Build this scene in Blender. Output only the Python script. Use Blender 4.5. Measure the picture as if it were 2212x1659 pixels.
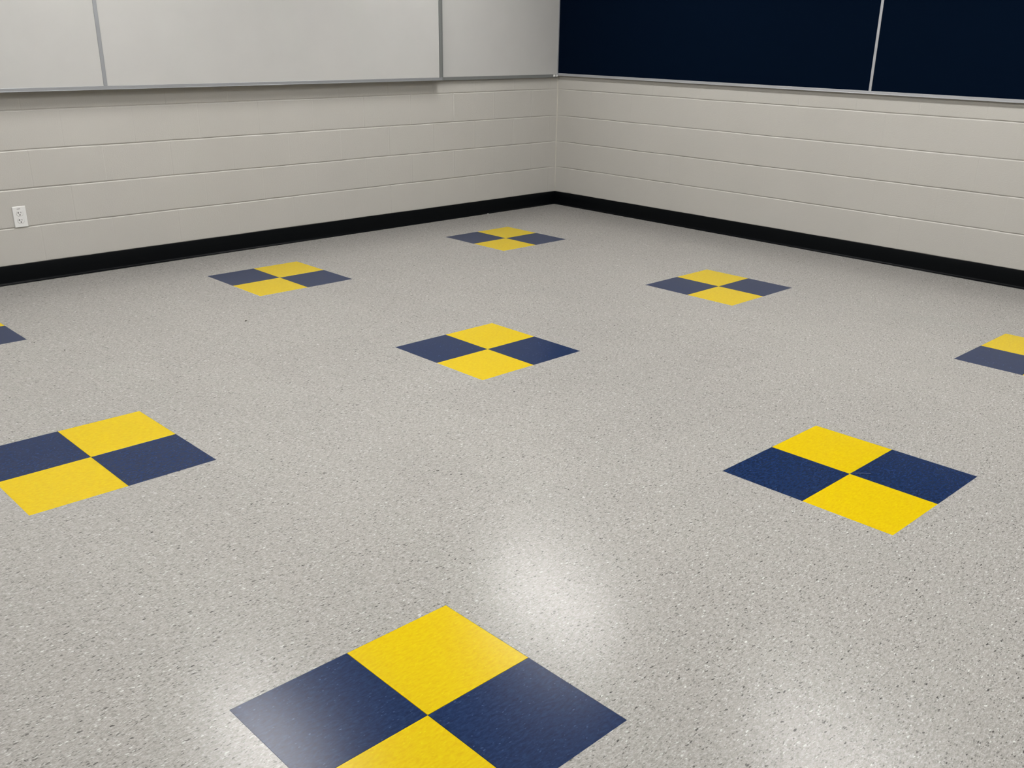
import bpy, bmesh, math, random
import numpy as np
from mathutils import Matrix, Vector

for o in list(bpy.data.objects):
    bpy.data.objects.remove(o, do_unlink=True)
SC = bpy.context.scene
COL = SC.collection
FT = 0.3048

# ------------------------------------------------------------------ camera
W_, H_ = 2212.0, 1659.0
F_PX, PPX, PPY = 2084.56, 1123.29, 906.69
cam_loc = Vector((-6.0464, -5.8241, 1.3765))
yaw, pitch, roll = math.radians(45.7292), math.radians(-21.9768), math.radians(0.95926)
fw = Vector((math.cos(pitch)*math.cos(yaw), math.cos(pitch)*math.sin(yaw), math.sin(pitch)))
rt = fw.cross(Vector((0, 0, 1))).normalized()
up = rt.cross(fw)
rt, up = rt*math.cos(roll)+up*math.sin(roll), -rt*math.sin(roll)+up*math.cos(roll)
cd = bpy.data.cameras.new('camera')
cam = bpy.data.objects.new('camera', cd)
COL.objects.link(cam)
M = Matrix.Identity(4)
for i in range(3):
    M[i][0], M[i][1], M[i][2], M[i][3] = rt[i], up[i], -fw[i], cam_loc[i]
cam.matrix_world = M
cd.sensor_fit = 'HORIZONTAL'
cd.sensor_width = 36.0
cd.lens = F_PX/W_*36.0
cd.shift_x = (W_/2-PPX)/W_
cd.shift_y = (PPY-H_/2)/W_
cd.clip_start = 0.02
SC.camera = cam

# ------------------------------------------------------------------ world, exposure
wd = bpy.data.worlds.new('world')
SC.world = wd
wd.use_nodes = True
wd.node_tree.nodes['Background'].inputs[0].default_value = (0.8, 0.9, 1, 1)
wd.node_tree.nodes['Background'].inputs[1].default_value = 0.02
vs = SC.view_settings
vs.view_transform = 'Standard'
vs.look = 'None'
vs.gamma = 1
vs.use_curve_mapping = False
vs.exposure = 0.0

# room
XB, YB, HC = -8.6, -8.2, 2.75         # far walls behind the camera, ceiling height
LIGHT_STRENGTH = 58.5
LIGHT_COLOR = (1.0, 0.985, 0.962)
# lamps that are lit, on an 8 ft grid
LAMPS = [(-1.42, -1.45), (-1.42, -3.89), (-1.42, -6.33), (-3.86, -1.45), (-3.86, -3.89), (-6.30, -1.45),
         (-3.86, -6.33), (-6.30, -3.89)]


# ------------------------------------------------------------------ helpers
REFL = 0.62      # paint chips read off at full exposure, brought down to real reflectances


def srgb(r, g, b):
    def f(c):
        c /= 255.0
        return c/12.92 if c <= 0.04045 else ((c+0.055)/1.055)**2.4
    return (f(r)*REFL, f(g)*REFL, f(b)*REFL, 1.0)


def new_mat(name):
    m = bpy.data.materials.new(name)
    m.use_nodes = True
    return m, m.node_tree.nodes, m.node_tree.links, m.node_tree.nodes['Principled BSDF']


def ramp(nodes, stops, interp='LINEAR'):
    r = nodes.new('ShaderNodeValToRGB')
    cr = r.color_ramp
    cr.interpolation = interp
    while len(cr.elements) > 1:
        cr.elements.remove(cr.elements[-1])
    cr.elements[0].position = stops[0][0]
    cr.elements[0].color = stops[0][1]
    for p, c in stops[1:]:
        e = cr.elements.new(p)
        e.color = c
    return r


def g(v):
    return (v, v, v, 1)


def mixc(nodes, links, fac, a, b, mode='MIX'):
    m = nodes.new('ShaderNodeMix')
    m.data_type = 'RGBA'
    m.blend_type = mode
    for sock, val in ((m.inputs[0], fac), (m.inputs[6], a), (m.inputs[7], b)):
        if isinstance(val, (int, float)):
            sock.default_value = val
        elif isinstance(val, tuple):
            sock.default_value = val
        else:
            links.new(val, sock)
    return m.outputs[2]


def mapped(nodes, links, scale, loc=(0, 0, 0), warp=0.0, warp_scale=60.0):
    tc = nodes.new('ShaderNodeTexCoord')
    geo = nodes.new('ShaderNodeNewGeometry')
    src = geo.outputs['Position']
    if warp:
        n = nodes.new('ShaderNodeTexNoise')
        n.inputs['Scale'].default_value = warp_scale
        n.inputs['Detail'].default_value = 2
        links.new(src, n.inputs['Vector'])
        s = nodes.new('ShaderNodeVectorMath')
        s.operation = 'SUBTRACT'
        links.new(n.outputs['Color'], s.inputs[0])
        s.inputs[1].default_value = (0.5, 0.5, 0.5)
        k = nodes.new('ShaderNodeVectorMath')
        k.operation = 'SCALE'
        links.new(s.outputs[0], k.inputs[0])
        k.inputs['Scale'].default_value = warp
        a = nodes.new('ShaderNodeVectorMath')
        a.operation = 'ADD'
        links.new(src, a.inputs[0])
        links.new(k.outputs[0], a.inputs[1])
        src = a.outputs[0]
    mp = nodes.new('ShaderNodeMapping')
    mp.inputs['Scale'].default_value = scale
    mp.inputs['Location'].default_value = loc
    links.new(src, mp.inputs['Vector'])
    nodes.remove(tc)
    return mp.outputs[0]


def noise(nodes, links, vec, scale, detail=3, rough=0.5):
    n = nodes.new('ShaderNodeTexNoise')
    n.inputs['Scale'].default_value = scale
    n.inputs['Detail'].default_value = detail
    n.inputs['Roughness'].default_value = rough
    if vec is not None:
        links.new(vec, n.inputs['Vector'])
    return n.outputs['Fac']


def bump(nodes, links, bs, height, strength, dist):
    b = nodes.new('ShaderNodeBump')
    b.inputs['Strength'].default_value = strength
    b.inputs['Distance'].default_value = dist
    links.new(height, b.inputs['Height'])
    links.new(b.outputs[0], bs.inputs['Normal'])


FLOOR_ROUGH = 0.235


def wax(nodes, links, bs):
    """waxed vinyl finish shared by all floor tiles"""
    v = mapped(nodes, links, (1, 1, 1))
    n = noise(nodes, links, v, 5.0, 3)
    r = nodes.new('ShaderNodeMapRange')
    r.inputs['From Min'].default_value = 0.3
    r.inputs['From Max'].default_value = 0.7
    r.inputs['To Min'].default_value = FLOOR_ROUGH-0.05
    r.inputs['To Max'].default_value = FLOOR_ROUGH+0.07
    links.new(n, r.inputs['Value'])
    bs.inputs['Roughness'].default_value = FLOOR_ROUGH
    bs.inputs['IOR'].default_value = 1.5
    bs.inputs['Specular IOR Level'].default_value = 0.15
    n2 = noise(nodes, links, v, 38.0, 3)
    bump(nodes, links, bs, n2, 0.05, 0.002)


def chip_layer(nodes, links, base, scale, loc, thr, color, size=0.33, warp=0.006, soft=0.12):
    """sparse irregular chips, long along x: a few voronoi cells take the chip colour"""
    v = mapped(nodes, links, scale, loc, warp=warp, warp_scale=110.0)
    vo = nodes.new('ShaderNodeTexVoronoi')
    vo.voronoi_dimensions = '2D'
    vo.inputs['Scale'].default_value = 1.0
    links.new(v, vo.inputs['Vector'])
    sep = nodes.new('ShaderNodeSeparateColor')
    links.new(vo.outputs['Color'], sep.inputs[0])
    on = nodes.new('ShaderNodeMath')
    on.operation = 'LESS_THAN'
    links.new(sep.outputs[0], on.inputs[0])
    on.inputs[1].default_value = thr
    # size of each chip varies with its second random number
    sz = nodes.new('ShaderNodeMath')
    sz.operation = 'MULTIPLY_ADD'
    links.new(sep.outputs[1], sz.inputs[0])
    sz.inputs[1].default_value = size*0.9
    sz.inputs[2].default_value = size*0.45
    df = nodes.new('ShaderNodeMath')
    df.operation = 'SUBTRACT'
    links.new(sz.outputs[0], df.inputs[0])
    links.new(vo.outputs['Distance'], df.inputs[1])
    mr = nodes.new('ShaderNodeMapRange')
    mr.inputs['From Min'].default_value = 0.0
    mr.inputs['From Max'].default_value = soft
    links.new(df.outputs[0], mr.inputs['Value'])
    st = nodes.new('ShaderNodeMath')
    st.operation = 'MULTIPLY_ADD'
    links.new(sep.outputs[2], st.inputs[0])
    st.inputs[1].default_value = 0.6
    st.inputs[2].default_value = 0.4
    f = nodes.new('ShaderNodeMath')
    f.operation = 'MULTIPLY'
    links.new(on.outputs[0], f.inputs[0])
    links.new(mr.outputs[0], f.inputs[1])
    f2 = nodes.new('ShaderNodeMath')
    f2.operation = 'MULTIPLY'
    links.new(f.outputs[0], f2.inputs[0])
    links.new(st.outputs[0], f2.inputs[1])
    return mixc(nodes, links, f2.outputs[0], base, color)


def tile_tone(nodes, links, amount):
    """slight per-tile tone difference on the one-foot tile grid, as a multiplier colour"""
    v = mapped(nodes, links, (1/FT, 1/FT, 0), (1.3405/FT, 0.8206/FT, 0))
    fl = nodes.new('ShaderNodeVectorMath')
    fl.operation = 'FLOOR'
    links.new(v, fl.inputs[0])
    wn = nodes.new('ShaderNodeTexWhiteNoise')
    wn.noise_dimensions = '2D'
    links.new(fl.outputs[0], wn.inputs['Vector'])
    r = ramp(nodes, [(0, g(1-amount)), (1, g(1.0))])
    links.new(wn.outputs['Value'], r.inputs[0])
    return r.outputs[0]


def floor_material():
    m, n, l, bs = new_mat('speckled_grey_vinyl')
    # base: fine streaky marbling along x
    v = mapped(n, l, (62, 190, 1), warp=0.010, warp_scale=45)
    f = noise(n, l, v, 1.0, 4, 0.6)
    r = ramp(n, [(0.30, srgb(160, 157, 152)), (0.5, srgb(177, 174, 169)), (0.72, srgb(193, 191, 187))])
    l.new(f, r.inputs[0])
    c = r.outputs[0]
    v2 = mapped(n, l, (190, 430, 1), (3, 7, 0), warp=0.005, warp_scale=110)
    f2 = noise(n, l, v2, 1.0, 3, 0.6)
    r2 = ramp(n, [(0.30, g(0.60)), (0.42, g(0.92)), (0.56, g(1.03)), (0.70, g(1.32))])
    l.new(f2, r2.inputs[0])
    c = mixc(n, l, 1.0, c, r2.outputs[0], 'MULTIPLY')
    v3 = mapped(n, l, (70, 120, 1), (11, 3, 0), warp=0.008, warp_scale=50)
    r3 = ramp(n, [(0.32, g(0.90)), (0.5, g(1.0)), (0.68, g(1.09))])
    l.new(noise(n, l, v3, 1.0, 2, 0.5), r3.inputs[0])
    c = mixc(n, l, 1.0, c, r3.outputs[0], 'MULTIPLY')
    c = chip_layer(n, l, c, (105, 270, 1), (0, 0, 0), 0.19, srgb(108, 107, 103), 0.40, warp=0.004, soft=0.2)
    c = chip_layer(n, l, c, (112, 300, 1), (13.3, 5.1, 0), 0.15, srgb(215, 213, 209), 0.40, warp=0.004, soft=0.2)
    c = chip_layer(n, l, c, (72, 215, 1), (31.7, 9.4, 0), 0.068, srgb(72, 71, 69), 0.38, warp=0.008, soft=0.16)
    c = chip_layer(n, l, c, (80, 225, 1), (51.7, 2.4, 0), 0.042, srgb(236, 235, 231), 0.37, warp=0.008, soft=0.16)
    c = mixc(n, l, 1.0, c, tile_tone(n, l, 0.035), 'MULTIPLY')
    # hairline seams on the tile grid, here and there
    br = mapped(n, l, (1/FT, 1/FT, 0), (1.3405/FT, 0.8206/FT, 0))
    fr = n.new('ShaderNodeVectorMath')
    fr.operation = 'FRACTION'
    l.new(br, fr.inputs[0])
    sp = n.new('ShaderNodeSeparateXYZ')
    l.new(fr.outputs[0], sp.inputs[0])
    lines = []
    for k in (0, 1):
        a = n.new('ShaderNodeMath')
        a.operation = 'PINGPONG'
        l.new(sp.outputs[k], a.inputs[0])
        a.inputs[1].default_value = 0.5
        b = n.new('ShaderNodeMath')
        b.operation = 'LESS_THAN'
        l.new(a.outputs[0], b.inputs[0])
        b.inputs[1].default_value = 0.0016
        lines.append(b.outputs[0])
    mx = n.new('ShaderNodeMath')
    mx.operation = 'MAXIMUM'
    l.new(lines[0], mx.inputs[0])
    l.new(lines[1], mx.inputs[1])
    vv = mapped(n, l, (1, 1, 1))
    nn = noise(n, l, vv, 4.0, 2)
    rr = ramp(n, [(0.5, g(0)), (0.68, g(0.6))])
    l.new(nn, rr.inputs[0])
    mm = n.new('ShaderNodeMath')
    mm.operation = 'MULTIPLY'
    l.new(mx.outputs[0], mm.inputs[0])
    l.new(rr.outputs[0], mm.inputs[1])
    c = mixc(n, l, mm.outputs[0], c, srgb(95, 94, 90))
    l.new(c, bs.inputs['Base Color'])
    wax(n, l, bs)
    return m


def solid_tile_material(name, lo, mid, hi, dark, light, chip):
    """near-solid vinyl tile: one colour with fine streaks of its own darker and lighter shade"""
    m, n, l, bs = new_mat(name)
    v = mapped(n, l, (55, 150, 1), warp=0.012, warp_scale=45)
    f = noise(n, l, v, 1.0, 5, 0.62)
    r = ramp(n, [(0.3, lo), (0.5, mid), (0.72, hi)])
    l.new(f, r.inputs[0])
    c = chip_layer(n, l, r.outputs[0], (110, 260, 1), (3, 1, 0), chip, dark, 0.34, warp=0.006, soft=0.3)
    c = chip_layer(n, l, c, (110, 260, 1), (9, 4, 0), chip*0.8, light, 0.34, warp=0.006, soft=0.3)
    l.new(c, bs.inputs['Base Color'])
    wax(n, l, bs)
    return m


def yellow_material():
    return solid_tile_material('yellow_vinyl', srgb(220, 184, 0), srgb(228, 197, 0), srgb(235, 208, 0),
                               srgb(216, 180, 0), srgb(241, 219, 20), 0.10)


def navy_material():
    return solid_tile_material('navy_vinyl', srgb(14, 33, 68), srgb(23, 45, 85), srgb(36, 60, 103),
                               srgb(17, 32, 64), srgb(74, 98, 140), 0.09)


def paint_material(name, col, rough=0.45, fine=0.5):
    m, n, l, bs = new_mat(name)
    v = mapped(n, l, (1, 1, 1))
    f = noise(n, l, v, 2.2, 4)
    r = ramp(n, [(0.3, tuple(c*0.965 for c in col[:3])+(1,)), (0.7, col)])
    l.new(f, r.inputs[0])
    l.new(r.outputs[0], bs.inputs['Base Color'])
    bs.inputs['Roughness'].default_value = rough
    f1 = noise(n, l, v, 130.0, 4, 0.65)
    bump(n, l, bs, f1, fine, 0.0018)
    return m


def plain(name, col, rough=0.5, metal=0.0, bump_scale=None, bump_str=0.1, spec=0.5):
    m, n, l, bs = new_mat(name)
    v = mapped(n, l, (1, 1, 1))
    f = noise(n, l, v, 6.0, 3)
    r = ramp(n, [(0.3, tuple(c*0.97 for c in col[:3])+(1,)), (0.7, col)])
    l.new(f, r.inputs[0])
    l.new(r.outputs[0], bs.inputs['Base Color'])
    bs.inputs['Roughness'].default_value = rough
    bs.inputs['Metallic'].default_value = metal
    bs.inputs['Specular IOR Level'].default_value = spec
    if bump_scale:
        bump(n, l, bs, noise(n, l, v, bump_scale, 3), bump_str, 0.001)
    return m


MAT = {
    'floor': floor_material(),
    'yellow': yellow_material(),
    'navy': navy_material(),
    'wall': paint_material('cream_block_paint', srgb(211, 208, 201)),
    'wall_far': paint_material('darkened_unseen_wall', srgb(158, 150, 138)),  # unseen walls, colour darkened to cut bounce light and deepen shadows
    'caulk': paint_material('cream_caulk', srgb(208, 204, 192), 0.55, 0.15),
    'ceiling': paint_material('darkened_unseen_ceiling', srgb(176, 176, 174), 0.8, 0.6),  # unseen ceiling, greyed down so less fill light reaches the shadows
    'base': plain('black_vinyl_base', (0.0012, 0.0018, 0.0026, 1), 0.34, bump_scale=30, spec=0.10),
    'board': plain('white_enamel', srgb(214, 213, 210), 0.30, bump_scale=260, bump_str=0.06),
    'board_edge': plain('whiteboard_backing', srgb(150, 148, 140), 0.6),
    'alu': plain('satin_aluminium', srgb(190, 193, 197), 0.40, 0.55),
    'alu_dark': plain('dull_aluminium', srgb(154, 157, 156), 0.42, 0.4),
    'alu_pale': plain('pale_aluminium', srgb(212, 214, 219), 0.38, 0.5),
    'tack': plain('navy_tack_fabric', (0.0015, 0.0044, 0.0120, 1), 1.0, bump_scale=900, bump_str=0.3, spec=0.0),
    'plastic': plain('white_plastic', (0.62, 0.62, 0.61, 1), 0.32),
    'black': plain('black_slot', (0.01, 0.01, 0.01, 1), 0.6),
    'ink': plain('grey_ink', srgb(70, 68, 66), 0.7),
    'crumb_dark': plain('dark_crumb', srgb(60, 54, 48), 0.8),
    'crumb_white': plain('white_crumb', srgb(225, 225, 220), 0.8),
    'lamp_frame': plain('white_enamelled_steel', srgb(235, 235, 232), 0.4),
}
m, n, l, bs = new_mat('glowing_diffuser')
bs.inputs['Base Color'].default_value = (0.8, 0.8, 0.8, 1)
bs.inputs['Emission Color'].default_value = LIGHT_COLOR+(1,)
bs.inputs['Emission Strength'].default_value = LIGHT_STRENGTH
MAT['diffuser'] = m


def obj_from_bm(name, bm, mat, parent=None, smooth=False, bevel=0.0, segs=2):
    me = bpy.data.meshes.new(name)
    bmesh.ops.recalc_face_normals(bm, faces=bm.faces)
    if parent:                           # part meshes are stored in their thing's own frame
        bmesh.ops.translate(bm, verts=bm.verts, vec=-parent.location)
    bm.to_mesh(me)
    bm.free()
    me.materials.append(mat)
    o = bpy.data.objects.new(name, me)
    COL.objects.link(o)
    if smooth:
        for p in me.polygons:
            p.use_smooth = True
    if bevel:
        b = o.modifiers.new('bevel', 'BEVEL')
        b.width = bevel
        b.segments = segs
        b.limit_method = 'ANGLE'
    if parent:
        o.parent = parent
    return o


def add_box(bm, x0, x1, y0, y1, z0, z1):
    vs_ = [bm.verts.new((x, y, z)) for x in (x0, x1) for y in (y0, y1) for z in (z0, z1)]
    for f in ((0, 1, 3, 2), (4, 6, 7, 5), (0, 4, 5, 1), (2, 3, 7, 6), (0, 2, 6, 4), (1, 5, 7, 3)):
        bm.faces.new([vs_[i] for i in f])


def box(name, mat, x0, x1, y0, y1, z0, z1, parent=None, bevel=0.0, segs=2):
    bm = bmesh.new()
    add_box(bm, x0, x1, y0, y1, z0, z1)
    return obj_from_bm(name, bm, mat, parent, bevel=bevel, segs=segs)


def tag(o, label, cat, group=None):
    o['label'] = label
    o['category'] = cat
    if group:
        o['group'] = group
    return o


def empty(name, loc):
    o = bpy.data.objects.new(name, None)
    o.empty_display_size = 0.1
    o.location = loc
    COL.objects.link(o)
    return o


def structure(o):
    o['kind'] = 'structure'
    return o


# ------------------------------------------------------------------ floor
GX, GY = -1.3405, -0.8206            # centre of the checkered square nearest the corner
STEP = 6*FT
LATTICE = [(0, 0), (-1, 0), (-2, 0), (0, -1), (-1, -1), (-2, -1), (0, -2), (-1, -2), (-2, -2)]
bm = bmesh.new()
xs = sorted({XB, 0.0} | {GX+i*STEP+d*FT for i in (0, -1, -2) for d in (-1, 1)})
ys = sorted({YB, 0.0} | {GY+j*STEP+d*FT for j in (0, -1, -2) for d in (-1, 1)})
for i in range(len(xs)-1):
    for j in range(len(ys)-1):
        cx, cy = (xs[i]+xs[i+1])/2, (ys[j]+ys[j+1])/2
        hole = any(abs(cx-(GX+a*STEP)) < 0.05 and abs(cy-(GY+b*STEP)) < 0.05 for a, b in LATTICE)
        z = -0.0032 if hole else 0.0
        bm.faces.new([bm.verts.new(p) for p in ((xs[i], ys[j], z), (xs[i+1], ys[j], z), (xs[i+1], ys[j+1], z), (xs[i], ys[j+1], z))])
        if hole:
            c = [(xs[i], ys[j]), (xs[i+1], ys[j]), (xs[i+1], ys[j+1]), (xs[i], ys[j+1])]
            for k in range(4):
                a, b = c[k], c[(k+1) % 4]
                bm.faces.new([bm.verts.new(p) for p in ((a[0], a[1], z), (b[0], b[1], z), (b[0], b[1], 0), (a[0], a[1], 0))])
bmesh.ops.remove_doubles(bm, verts=bm.verts, dist=1e-5)
add_box(bm, XB, 0.0, YB, 0.0, -0.12, -0.02)
structure(obj_from_bm('floor', bm, MAT['floor']))

LABELS = {
    (0, 0): 'yellow and navy checkered square of four floor tiles nearest the room corner',
    (-1, 0): 'small yellow and navy checkered floor tile square close to the left wall baseboard',
    (-2, 0): 'checkered tile square cut off by the left edge, only a navy corner showing',
    (0, -1): 'small yellow and navy checkered floor tile square close to the right wall baseboard',
    (-1, -1): 'yellow and navy checkered floor tile square in the middle of the floor',
    (-2, -1): 'large yellow and navy checkered tile square at the left, its left corner cut off',
    (0, -2): 'checkered tile square cut off by the right edge, about half of it showing',
    (-1, -2): 'large yellow and navy checkered tile square at the right, fully visible with a pale scratch',
    (-2, -2): 'largest, nearest yellow and navy checkered tile square, cut off by the bottom edge',
}
GAP = 0.0003


def tile_mesh():
    bm = bmesh.new()
    add_box(bm, GAP, FT-GAP, GAP, FT-GAP, -0.0031, 0.0)
    me = bpy.data.meshes.new('floor_tile')
    bmesh.ops.recalc_face_normals(bm, faces=bm.faces)
    bmesh.ops.bevel(bm, geom=[e for e in bm.edges if all(v.co.z > -0.001 for v in e.verts)], offset=0.0005, segments=1, affect='EDGES')
    bm.to_mesh(me)
    bm.free()
    return me


me_y = tile_mesh()
me_y.materials.append(MAT['yellow'])
me_n = tile_mesh()
me_n.materials.append(MAT['navy'])
for (a, b) in LATTICE:
    r = empty('checkered_tile_square', (GX+a*STEP, GY+b*STEP, 0))
    tag(r, LABELS[(a, b)], 'floor tiles', 'checkered tile squares set in the floor')
    for (dx, dy, me, nm, lb) in ((0, 0, me_y, 'yellow_tile', 'bright yellow tile'), (-1, -1, me_y, 'yellow_tile', 'bright yellow tile'),
                                 (-1, 0, me_n, 'navy_tile', 'navy blue tile'), (0, -1, me_n, 'navy_tile', 'navy blue tile')):
        t = bpy.data.objects.new(nm, me)
        COL.objects.link(t)
        t.parent = r
        t.location = (dx*FT, dy*FT, 0)
        t['label'] = lb

# ------------------------------------------------------------------ walls of painted block
JOINTS = [0.3103, 0.5173, 0.7242, 0.9320]
PITCH = 0.2070
ZJ = [0.1035] + JOINTS + [0.9320+PITCH*k for k in range(1, 9)]
BASE_H = 0.1067


def vnoise(rng, n, scale):
    """smooth 1-D noise over n samples"""
    k = max(2, int(n/scale))
    c = rng.uniform(-1, 1, k+2)
    x = np.linspace(0, k, n)
    i = x.astype(int)
    f = x-i
    f = f*f*(3-2*f)
    return c[i]*(1-f)+c[i+1]*f


def block_wall(name, length, phase_even, phase_odd, bp, seed, along_x):
    """front face of a block wall with raked joints. u runs from the corner into the room;
    rows between joints k-1 and k; even rows use phase_even"""
    rng = np.random.default_rng(seed)
    prof = np.array([-7, -5.2, -4.2, -2.8, -1, 0.8, 2.2, 3.4, 4.6, 7])*0.001
    us = set(np.round(np.arange(0, length, 0.03), 5))
    vj = [[], []]
    for par, ph in ((0, phase_even), (1, phase_odd)):
        u = ph
        while u < length-0.05:
            vj[par].append(u)
            u += bp
    jl = sorted(vj[0]+vj[1])
    us = [u for u in us if all(abs(u-j) > 0.012 for j in jl)]
    for j in jl:
        us += [j+p for p in (-0.007, -0.005, -0.0035, -0.0015, 0.0, 0.0015, 0.0035, 0.005, 0.007)]
    us = np.array(sorted(set(us+[0.0, length])))
    zs = []
    tagz = []
    lo = 0.0
    z0list = [z for z in ZJ if z < HC-0.03]
    for k, z in enumerate(z0list):
        for p in prof:
            zs.append(z+p)
            tagz.append(k)
    zz = list(zip(zs, tagz))
    edges = [0.0]+z0list+[HC]
    for k in range(len(edges)-1):
        a, b = edges[k]+0.012, edges[k+1]-0.012
        if k == 0:
            zz.append((0.0, -1))
            a = 0.03
        for t in np.linspace(a, b, 6):
            zz.append((t, -1))
        if k == len(edges)-2:
            zz.append((HC, -1))
    zz.sort()
    Z0 = np.array([a for a, _ in zz])
    TG = np.array([b for _, b in zz])
    nu, nz = len(us), len(Z0)
    U, Z = np.meshgrid(us, Z0, indexing='ij')
    Dp = np.zeros_like(U)
    row = np.searchsorted(np.array(z0list), Z0)     # 0 = below first joint
    # wavering joints
    usn = np.linspace(0, length, 1200)
    for k, z in enumerate(z0list):
        w = vnoise(rng, 1200, 26)*0.0009+vnoise(rng, 1200, 4)*0.0005
        wu = np.interp(us, usn, w)
        dep = 0.0034+np.interp(us, usn, vnoise(rng, 1200, 14))*0.0008
        dep = dep*np.clip((us-0.02)/0.12, 0.15, 1)   # joints filled with paint and caulk next to the corner
        sel = np.where(TG == k)[0]
        for s in sel:
            d = (Z0[s]-z)/0.0048
            # sharp top lip, softer bottom
            pr = max(0.0, 1-abs(d)**2.2) if abs(d) < 1 else 0.0
            Dp[:, s] = np.maximum(Dp[:, s], pr*dep)
            Z[:, s] += wu
    for par in (0, 1):
        for j in vj[par]:
            for r in range(len(z0list)+1):
                if r % 2 != par:
                    continue
                cols = np.where(row == r)[0]
                strength = (0.0004+rng.random()**1.5*0.0017)*(1.1 if along_x and j < 2.1 else 0.38)
                w = rng.uniform(-0.0012, 0.0012)
                for iu in np.where(np.abs(us-j) < 0.0075)[0]:
                    d = abs(us[iu]-j)/0.0048
                    pr = max(0.0, 1-d**2)
                    jj = strength*(0.75+0.25*np.sin(Z0[cols]*60+j*9))
                    Dp[iu, cols] = np.maximum(Dp[iu, cols], pr*jj)
                    U[iu, cols] += w
    # each block sits a hair in or out
    for r in range(len(z0list)+1):
        cols = np.where(row == r)[0]
        js = [0.0]+vj[r % 2]+[length]
        for k in range(len(js)-1):
            iu = np.where((us >= js[k]) & (us < js[k+1]))[0]
            Dp[np.ix_(iu, cols)] += rng.uniform(-0.0006, 0.0006)
    # row-joint lips keep their place: average neighbours is enough, geometry is sub-millimetre
    verts = np.zeros((nu*nz, 3))
    uf, zf, df = U.ravel(), Z.ravel(), Dp.ravel()
    if along_x:
        verts[:, 0], verts[:, 1], verts[:, 2] = -uf, df, zf
    else:
        verts[:, 0], verts[:, 1], verts[:, 2] = df, -uf, zf
    I, J = np.meshgrid(np.arange(nu-1), np.arange(nz-1), indexing='ij')
    a = (I*nz+J).ravel()
    q = np.stack([a, a+nz, a+nz+1, a+1], 1)
    if not along_x:
        q = q[:, ::-1]
    nv = len(verts)
    t0, t1 = 0.006, 0.16
    if along_x:
        bx = [(x, y, z) for x in (-length, 0.16) for y in (t0, t1) for z in (0, HC)]
    else:
        bx = [(x, y, z) for x in (t0, t1) for y in (-length, 0.0) for z in (0, HC)]
    allv = np.concatenate([verts, np.array(bx)])
    bq = np.array([(0, 1, 3, 2), (4, 6, 7, 5), (0, 4, 5, 1), (2, 3, 7, 6), (0, 2, 6, 4), (1, 5, 7, 3)])+nv
    q = np.concatenate([q, bq])
    me = bpy.data.meshes.new(name)
    me.from_pydata(allv.tolist(), [], q.tolist())
    me.materials.append(MAT['wall'])
    sm = np.ones(len(q), bool)
    sm[-6:] = False
    me.polygons.foreach_set('use_smooth', sm)
    me.update()
    o = bpy.data.objects.new(name, me)
    COL.objects.link(o)
    return structure(o)


# row index: 0 below z=.1035, 1 = .10-.31, 2 = .31-.52, 3, 4, 5 = under the boards
block_wall('wall_left', -XB, 0.301, 0.092, 0.4098, 5, True)
block_wall('wall_right', -YB, 0.380, 0.175, 0.4135, 11, False)
structure(box('wall_back', MAT['wall_far'], XB-0.15, XB, YB-0.15, 0.15, 0, HC))
structure(box('wall_near', MAT['wall_far'], XB, 0.15, YB-0.15, YB, 0, HC))

# caulk bead in the corner
bm = bmesh.new()
rnd = random.Random(4)
prev = None
for k in range(60):
    z = BASE_H-0.01+k*(HC-BASE_H)/59
    r = 0.0050+rnd.uniform(-0.0012, 0.0018)
    ring = [bm.verts.new(p) for p in ((0.003, -r*1.25, z), (-r*0.42, -r*0.62, z), (-r*0.62, -r*0.42, z), (-r*1.25, 0.003, z))]
    if prev:
        for i in range(3):
            bm.faces.new((prev[i], prev[i+1], ring[i+1], ring[i]))
    prev = ring
structure(obj_from_bm('trim_1', bm, MAT['caulk'], smooth=True))

# ceiling with a lay-in grid
bm = bmesh.new()
add_box(bm, XB, 0.0, YB, 0.0, HC, HC+0.1)
structure(obj_from_bm('ceiling', bm, MAT['ceiling']))


# ------------------------------------------------------------------ cove base
def cove(name, length, along_x, mitre):
    # profile: distance from wall, height
    prof = [(0.0, 0.0), (0.0136, 0.0), (0.0138, 0.0034), (0.0132, 0.0046), (0.0120, 0.0052), (0.0085, 0.0058), (0.0062, 0.0074),
            (0.0046, 0.0105), (0.0038, 0.0150), (0.0034, 0.022), (0.0033, 0.035), (0.0033, BASE_H-0.0015), (0.0026, BASE_H), (0.0, BASE_H)]
    bm = bmesh.new()
    N = 90
    rings = []
    rr = random.Random(len(name))
    for k in range(N+1):
        ring = []
        wob = rr.uniform(-0.0006, 0.0006)
        for d, z in prof:
            u = d if (k == 0) else length*k/N
            dz = wob*0.7 if z > 0.05 else 0
            dd = d+(wob if 0 < d and z < 0.01 else 0)
            p = (-u, -dd, z+dz) if along_x else (-dd, -u, z+dz)
            ring.append(bm.verts.new(p))
        rings.append(ring)
    for a, b in zip(rings, rings[1:]):
        for i in range(len(prof)):
            j = (i+1) % len(prof)
            bm.faces.new((a[i], a[j], b[j], b[i]))
    bm.faces.new(rings[-1])
    o = obj_from_bm(name, bm, MAT['base'], smooth=True)
    return structure(o)


cove('baseboard_left', -XB, True, True)
cove('baseboard_right', -YB, False, True)

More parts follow.
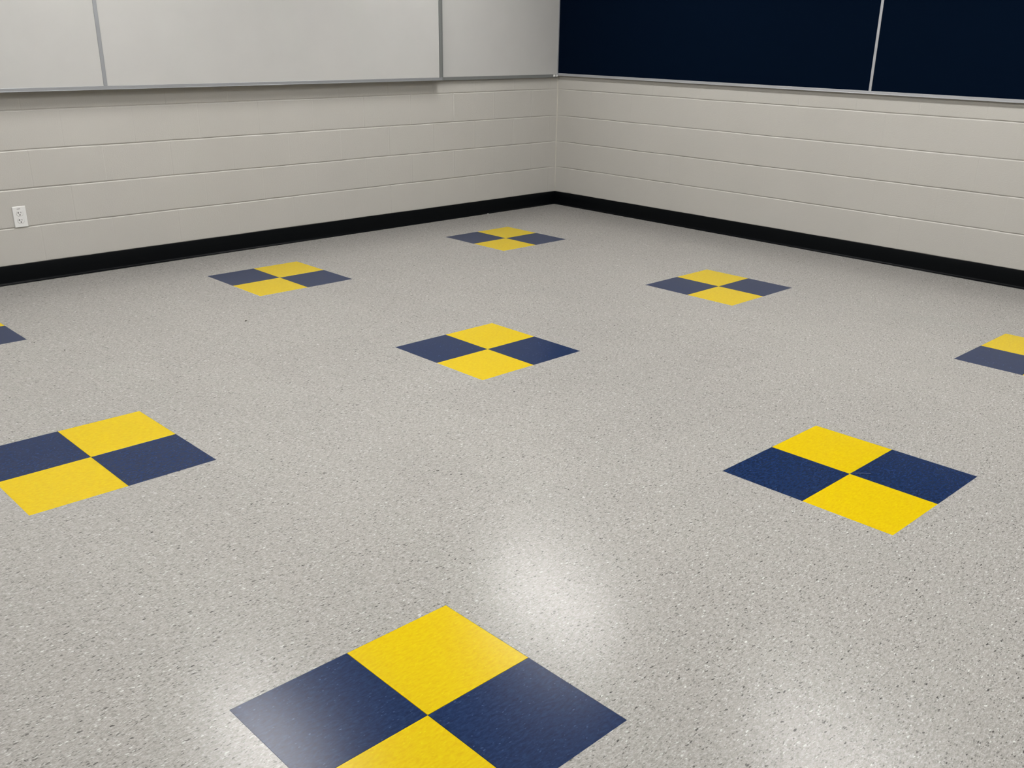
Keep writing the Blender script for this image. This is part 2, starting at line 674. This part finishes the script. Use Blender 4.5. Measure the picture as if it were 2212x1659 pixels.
# ------------------------------------------------------------------ boards
ZT = 2.26                              # top of the boards, above the frame
ZB = 1.0295                            # bottom edge
DB = 0.0762                            # the long whiteboard stands three inches proud
wb = empty('whiteboard', (-3.7, -0.04, ZB))
tag(wb, 'long whiteboard of joined white panels standing proud of the left block wall', 'whiteboard')
X_END = -1.2835                        # right end of the proud board
JX = -3.7425
X_L = JX-2.44
box('backing', MAT['board_edge'], X_L+0.01, X_END-0.003, -DB+0.012, -0.0015, ZB+0.006, ZT-0.006, wb)
b1 = box('panel', MAT['board'], X_L+0.012, JX-0.006, -DB, -DB+0.011, ZB+0.018, ZT-0.018, wb)
b2 = box('panel', MAT['board'], JX+0.006, X_END-0.030, -DB, -DB+0.011, ZB+0.018, ZT-0.018, wb)


def rail(name, mat, x0, x1, ylo, z0, z1, parent, lip=0.0025, label=None):
    """aluminium channel: flat face with a raised lip along its lower and upper edge (horizontal)"""
    bm = bmesh.new()
    add_box(bm, x0, x1, ylo, ylo+0.014, z0, z1)
    add_box(bm, x0, x1, ylo-lip*0.6, ylo+0.001, z0, z0+0.004)
    o = obj_from_bm(name, bm, mat, parent, bevel=0.0008)
    if label:
        o['label'] = label
    return o


rail('bottom_trim', MAT['alu'], X_L, X_END, -DB-0.003, ZB, ZB+0.0205, wb)
rail('top_trim', MAT['alu'], X_L, X_END, -DB-0.003, ZT-0.02, ZT, wb)
box('side_trim', MAT['alu'], X_L, X_L+0.018, -DB-0.003, -DB+0.012, ZB+0.02, ZT-0.02, wb, bevel=0.0008)
# joint strip between panels
bm = bmesh.new()
add_box(bm, JX-0.0108, JX+0.0108, -DB-0.003, -DB+0.008, ZB+0.0205, ZT-0.02)
js = obj_from_bm('joint_strip', bm, MAT['alu'], wb, bevel=0.0015)
js['label'] = 'grey joint strip between panels'
# right edge trim: a channel of three facets
bm = bmesh.new()
add_box(bm, X_END-0.034, X_END-0.022, -DB-0.0045, -DB+0.010, ZB+0.0205, ZT-0.02)
add_box(bm, X_END-0.022, X_END-0.008, -DB-0.002, -DB+0.010, ZB+0.0205, ZT-0.02)
add_box(bm, X_END-0.008, X_END, -DB-0.0045, -0.0015, ZB+0.0005, ZT-0.0005)
st = obj_from_bm('side_trim', bm, MAT['alu_dark'], wb, bevel=0.001)
st['label'] = 'dark grey ridged end trim'

# shallow filler whiteboard between the long board and the corner
DF = 0.022
FX0, FX1 = -1.282, -0.0308
fb = empty('whiteboard', ((FX0+FX1)/2, -0.01, ZB))
tag(fb, 'short shallow whiteboard panel between the long whiteboard and the room corner', 'whiteboard')
box('panel', MAT['board'], FX0+0.004, FX1-0.004, -DF, -0.0015, 1.026+0.016, ZT-0.016, fb)
rail('bottom_trim', MAT['alu_dark'], FX0, FX1, -DF-0.003, 1.0255, 1.0485, fb)
rail('top_trim', MAT['alu_dark'], FX0, FX1, -DF-0.003, ZT-0.02, ZT, fb)
box('side_trim', MAT['alu_pale'], FX1-0.004, FX1+0.004, -DF-0.004, -0.0015, 1.0485, ZT-0.02, fb, bevel=0.0008)
# small plastic clips on the bottom trim
for cx, cw in ((FX1-0.040, 0.018), (FX1-0.010, 0.014)):
    bm = bmesh.new()
    add_box(bm, cx-cw/2, cx+cw/2, -DF-0.009, -DF-0.0025, 1.030, 1.046)
    add_box(bm, cx-cw/2+0.002, cx+cw/2-0.002, -DF-0.011, -DF-0.008, 1.033, 1.043)
    c = obj_from_bm('trim_clip', bm, MAT['plastic'], fb, bevel=0.001)
    c['label'] = 'small white clip at the corner end'

# tack board on the right wall
tb = empty('tack_board', (-0.01, -2.7, ZB))
tag(tb, 'navy blue tack board in a pale aluminium frame on the right wall', 'bulletin board')
TY0, TY1, TD = -0.010, -5.48, -2.7444
TZ = 1.0375
box('backing', MAT['board_edge'], -0.012, -0.0015, TY1+0.005, TY0-0.005, TZ+0.003, ZT-0.003, tb)
box('fabric_panel', MAT['tack'], -0.021, -0.011, TD+0.006, TY0-0.012, TZ+0.014, ZT-0.014, tb)
box('fabric_panel', MAT['tack'], -0.021, -0.011, TY1+0.012, TD-0.006, TZ+0.014, ZT-0.014, tb)
bm = bmesh.new()
add_box(bm, -0.0245, -0.0105, TY1, TY0, TZ, TZ+0.0195)
add_box(bm, -0.0262, -0.0235, TY1, TY0, TZ+0.0005, TZ+0.0045)
obj_from_bm('bottom_trim', bm, MAT['alu_pale'], tb, bevel=0.0008)
box('top_trim', MAT['alu_pale'], -0.0245, -0.0105, TY1, TY0, ZT-0.0195, ZT, tb, bevel=0.0008)
box('side_trim', MAT['alu_pale'], -0.0245, -0.0015, TY0-0.0125, TY0, TZ+0.0195, ZT-0.0195, tb, bevel=0.0008)
box('side_trim', MAT['alu_pale'], -0.0245, -0.0015, TY1, TY1+0.0125, TZ+0.0195, ZT-0.0195, tb, bevel=0.0008)
d = box('joint_strip', MAT['alu_pale'], -0.0245, -0.0105, TD-0.0088, TD+0.0088, TZ+0.0195, ZT-0.0195, tb, bevel=0.0012)
d['label'] = 'pale joint strip between the two navy panels'

# ------------------------------------------------------------------ outlet
OX, OZ = -4.2896, 0.3686
ol = empty('wall_outlet', (OX, 0, OZ))
tag(ol, 'white duplex power outlet low on the left block wall', 'outlet')
bm = bmesh.new()
w, h = 0.0352, 0.0575
fr = [(-w, -h), (w, -h), (w, h), (-w, h)]
layers = [(0.0, 0.0), (0.0, -0.0035), (0.0022, -0.0058)]
prev = None
for ins, y in layers:
    ring = [bm.verts.new((OX+x-math.copysign(ins, x), y, OZ+z-math.copysign(ins, z))) for x, z in fr]
    if prev:
        for i in range(4):
            bm.faces.new((prev[i], prev[(i+1) % 4], ring[(i+1) % 4], ring[i]))
    else:
        bm.faces.new(ring)
    prev = ring
bm.faces.new(prev)
obj_from_bm('cover_plate', bm, MAT['plastic'], ol, bevel=0.0006)


def receptacle(cz):
    bm = bmesh.new()
    pts = []
    R, flat = 0.0172, 0.0140
    for k in range(48):
        a = 2*math.pi*k/48
        pts.append((R*math.cos(a), max(-flat, min(flat, R*math.sin(a)))))
    rings = []
    for sc, y in ((1.0, -0.0055), (1.0, -0.0068), (0.95, -0.0074)):
        rings.append([bm.verts.new((OX+x*sc, y, cz+z*sc)) for x, z in pts])
    for a, b in zip(rings, rings[1:]):
        for i in range(48):
            bm.faces.new((a[i], a[(i+1) % 48], b[(i+1) % 48], b[i]))
    bm.faces.new(rings[-1])
    bm.faces.new(rings[0])
    r = obj_from_bm('receptacle', bm, MAT['plastic'], ol)
    # dark gap around the face
    bm = bmesh.new()
    ro = [bm.verts.new((OX+x*1.05, -0.0060, cz-0.0006+z*1.05)) for x, z in pts]
    ri = [bm.verts.new((OX+x*0.99, -0.0060, cz+z*0.99)) for x, z in pts]
    for i in range(48):
        bm.faces.new((ro[i], ro[(i+1) % 48], ri[(i+1) % 48], ri[i]))
    gp = obj_from_bm('rim_gap', bm, MAT['board_edge'], ol)
    gp.parent = r
    y0, y1 = -0.0077, -0.0070
    bm = bmesh.new()
    add_box(bm, OX-0.0076, OX-0.0046, y0, y1, cz+0.0000, cz+0.0092)
    add_box(bm, OX-0.0115, OX-0.0060, y0, y1, cz+0.0030, cz+0.0062)
    s1 = obj_from_bm('slot', bm, MAT['black'], ol)
    bm = bmesh.new()
    add_box(bm, OX+0.0052, OX+0.0076, y0, y1, cz+0.0010, cz+0.0085)
    s2 = obj_from_bm('slot', bm, MAT['black'], ol)
    bm = bmesh.new()
    top, bot = [], []
    for k in range(20):
        a = 2*math.pi*k/20
        x, z = 0.0034*math.cos(a), min(0.0024, 0.0034*math.sin(a))
        top.append(bm.verts.new((OX+x, y0, cz-0.0070+z)))
        bot.append(bm.verts.new((OX+x, y1, cz-0.0070+z)))
    for i in range(20):
        bm.faces.new((top[i], top[(i+1) % 20], bot[(i+1) % 20], bot[i]))
    bm.faces.new(top)
    s3 = obj_from_bm('ground_hole', bm, MAT['black'], ol)
    for s in (s1, s2, s3):
        s.parent = r
        s['label'] = 'dark pin opening'


receptacle(OZ+0.0190)
receptacle(OZ-0.0208)
# small faint print above the upper socket
bm = bmesh.new()
rnd = random.Random(3)
x = OX-0.0105
for k in range(5):
    ww = 0.0026
    z = OZ+0.0437+k*0.0003
    add_box(bm, x, x+0.0011, -0.0061, -0.0057, z-0.0024, z+0.0024)
    add_box(bm, x, x+ww, -0.0061, -0.0057, z+(0.0012 if k % 2 else -0.0004), z+(0.0018 if k % 2 else 0.0004))
    add_box(bm, x+ww-0.0007, x+ww, -0.0061, -0.0057, z-0.0018, z+0.0006)
    x += 0.0036
pr_ = obj_from_bm('printed_mark', bm, MAT['ink'], ol)
pr_['label'] = 'small dark illegible print'


# ------------------------------------------------------------------ specks on the floor
def crumb(name, loc, size, mat, label, cat, seed):
    rnd = random.Random(seed)
    bm = bmesh.new()
    bmesh.ops.create_icosphere(bm, subdivisions=2, radius=1.0)
    for v in bm.verts:
        k = 1+rnd.uniform(-0.25, 0.25)
        v.co = Vector((v.co.x*size[0]*k, v.co.y*size[1]*k, v.co.z*size[2]*k))
    zmin = min(v.co.z for v in bm.verts)
    for v in bm.verts:
        v.co.z -= zmin
    o = obj_from_bm(name, bm, mat, smooth=True)
    o.location = loc
    tag(o, label, cat)
    return o


crumb('debris_crumb', (-3.778, -1.513, 0), (0.0062, 0.0030, 0.0024), MAT['crumb_dark'],
      'dark crumb on the grey floor in front of the left wall tile square', 'debris', 1)
crumb('debris_crumb', (-4.687, -1.202, 0), (0.0024, 0.0022, 0.0016), MAT['crumb_dark'],
      'tiny dark crumb just below the navy tile tip at the left edge', 'debris', 2)
crumb('debris_crumb', (-4.624, -1.405, 0), (0.0027, 0.0025, 0.0018), MAT['crumb_dark'],
      'tiny dark crumb a little right of the one below the left edge tile', 'debris', 3)
crumb('paper_scrap', (-0.798, -0.031, 0), (0.008, 0.005, 0.004), MAT['crumb_white'],
      'tiny white scrap against the black baseboard of the left wall near the corner', 'debris', 4)
# fine pale thread lying on the right-hand square
bm = bmesh.new()
p0, p1 = Vector((-3.1632, -4.4774, 0.0006)), Vector((-3.1146, -4.5262, 0.0006))
N = 14
prev = None
for k in range(N+1):
    t = k/N
    c = p0.lerp(p1, t)+Vector((1, 1, 0))*0.0006*math.sin(t*5)
    rr = 0.0006
    nrm = (p1-p0).normalized()
    sd = Vector((-nrm.y, nrm.x, 0))
    ring = [bm.verts.new(c+sd*rr*math.cos(a)+Vector((0, 0, 1))*rr*math.sin(a)) for a in (0, 1.57, 3.14, 4.71)]
    if prev:
        for i in range(4):
            bm.faces.new((prev[i], prev[(i+1) % 4], ring[(i+1) % 4], ring[i]))
    prev = ring
tag(obj_from_bm('thread', bm, plain('pale_thread', srgb(120, 128, 150), 0.8)), 'short fine pale thread lying at the middle of the right-hand checkered square', 'thread')

# ------------------------------------------------------------------ ceiling lights (above the frame)
first = None
for x, y in LAMPS:
    if True:
        if first is None:
            r = empty('ceiling_light', (x, y, HC))
            bm = bmesh.new()
            for (a, b, c, d_) in ((-0.15, 0.15, 0.58, 0.61), (-0.15, 0.15, -0.61, -0.58), (-0.15, -0.12, -0.58, 0.58), (0.12, 0.15, -0.58, 0.58)):
                add_box(bm, x+a, x+b, y+c, y+d_, HC-0.012, HC)
            f1 = obj_from_bm('frame', bm, MAT['lamp_frame'], r)
            f2 = box('diffuser', MAT['diffuser'], x-0.12, x+0.12, y-0.58, y+0.58, HC-0.008, HC-0.002, r)
            first = (r, [f1, f2])
        else:
            r = first[0].copy()
            COL.objects.link(r)
            r.location = (x, y, HC)
            for f in first[1]:
                c = f.copy()
                COL.objects.link(c)
                c.parent = r
        tag(r, 'long narrow recessed ceiling light with glowing white diffuser, overhead outside the picture', 'ceiling light', 'recessed ceiling lights')
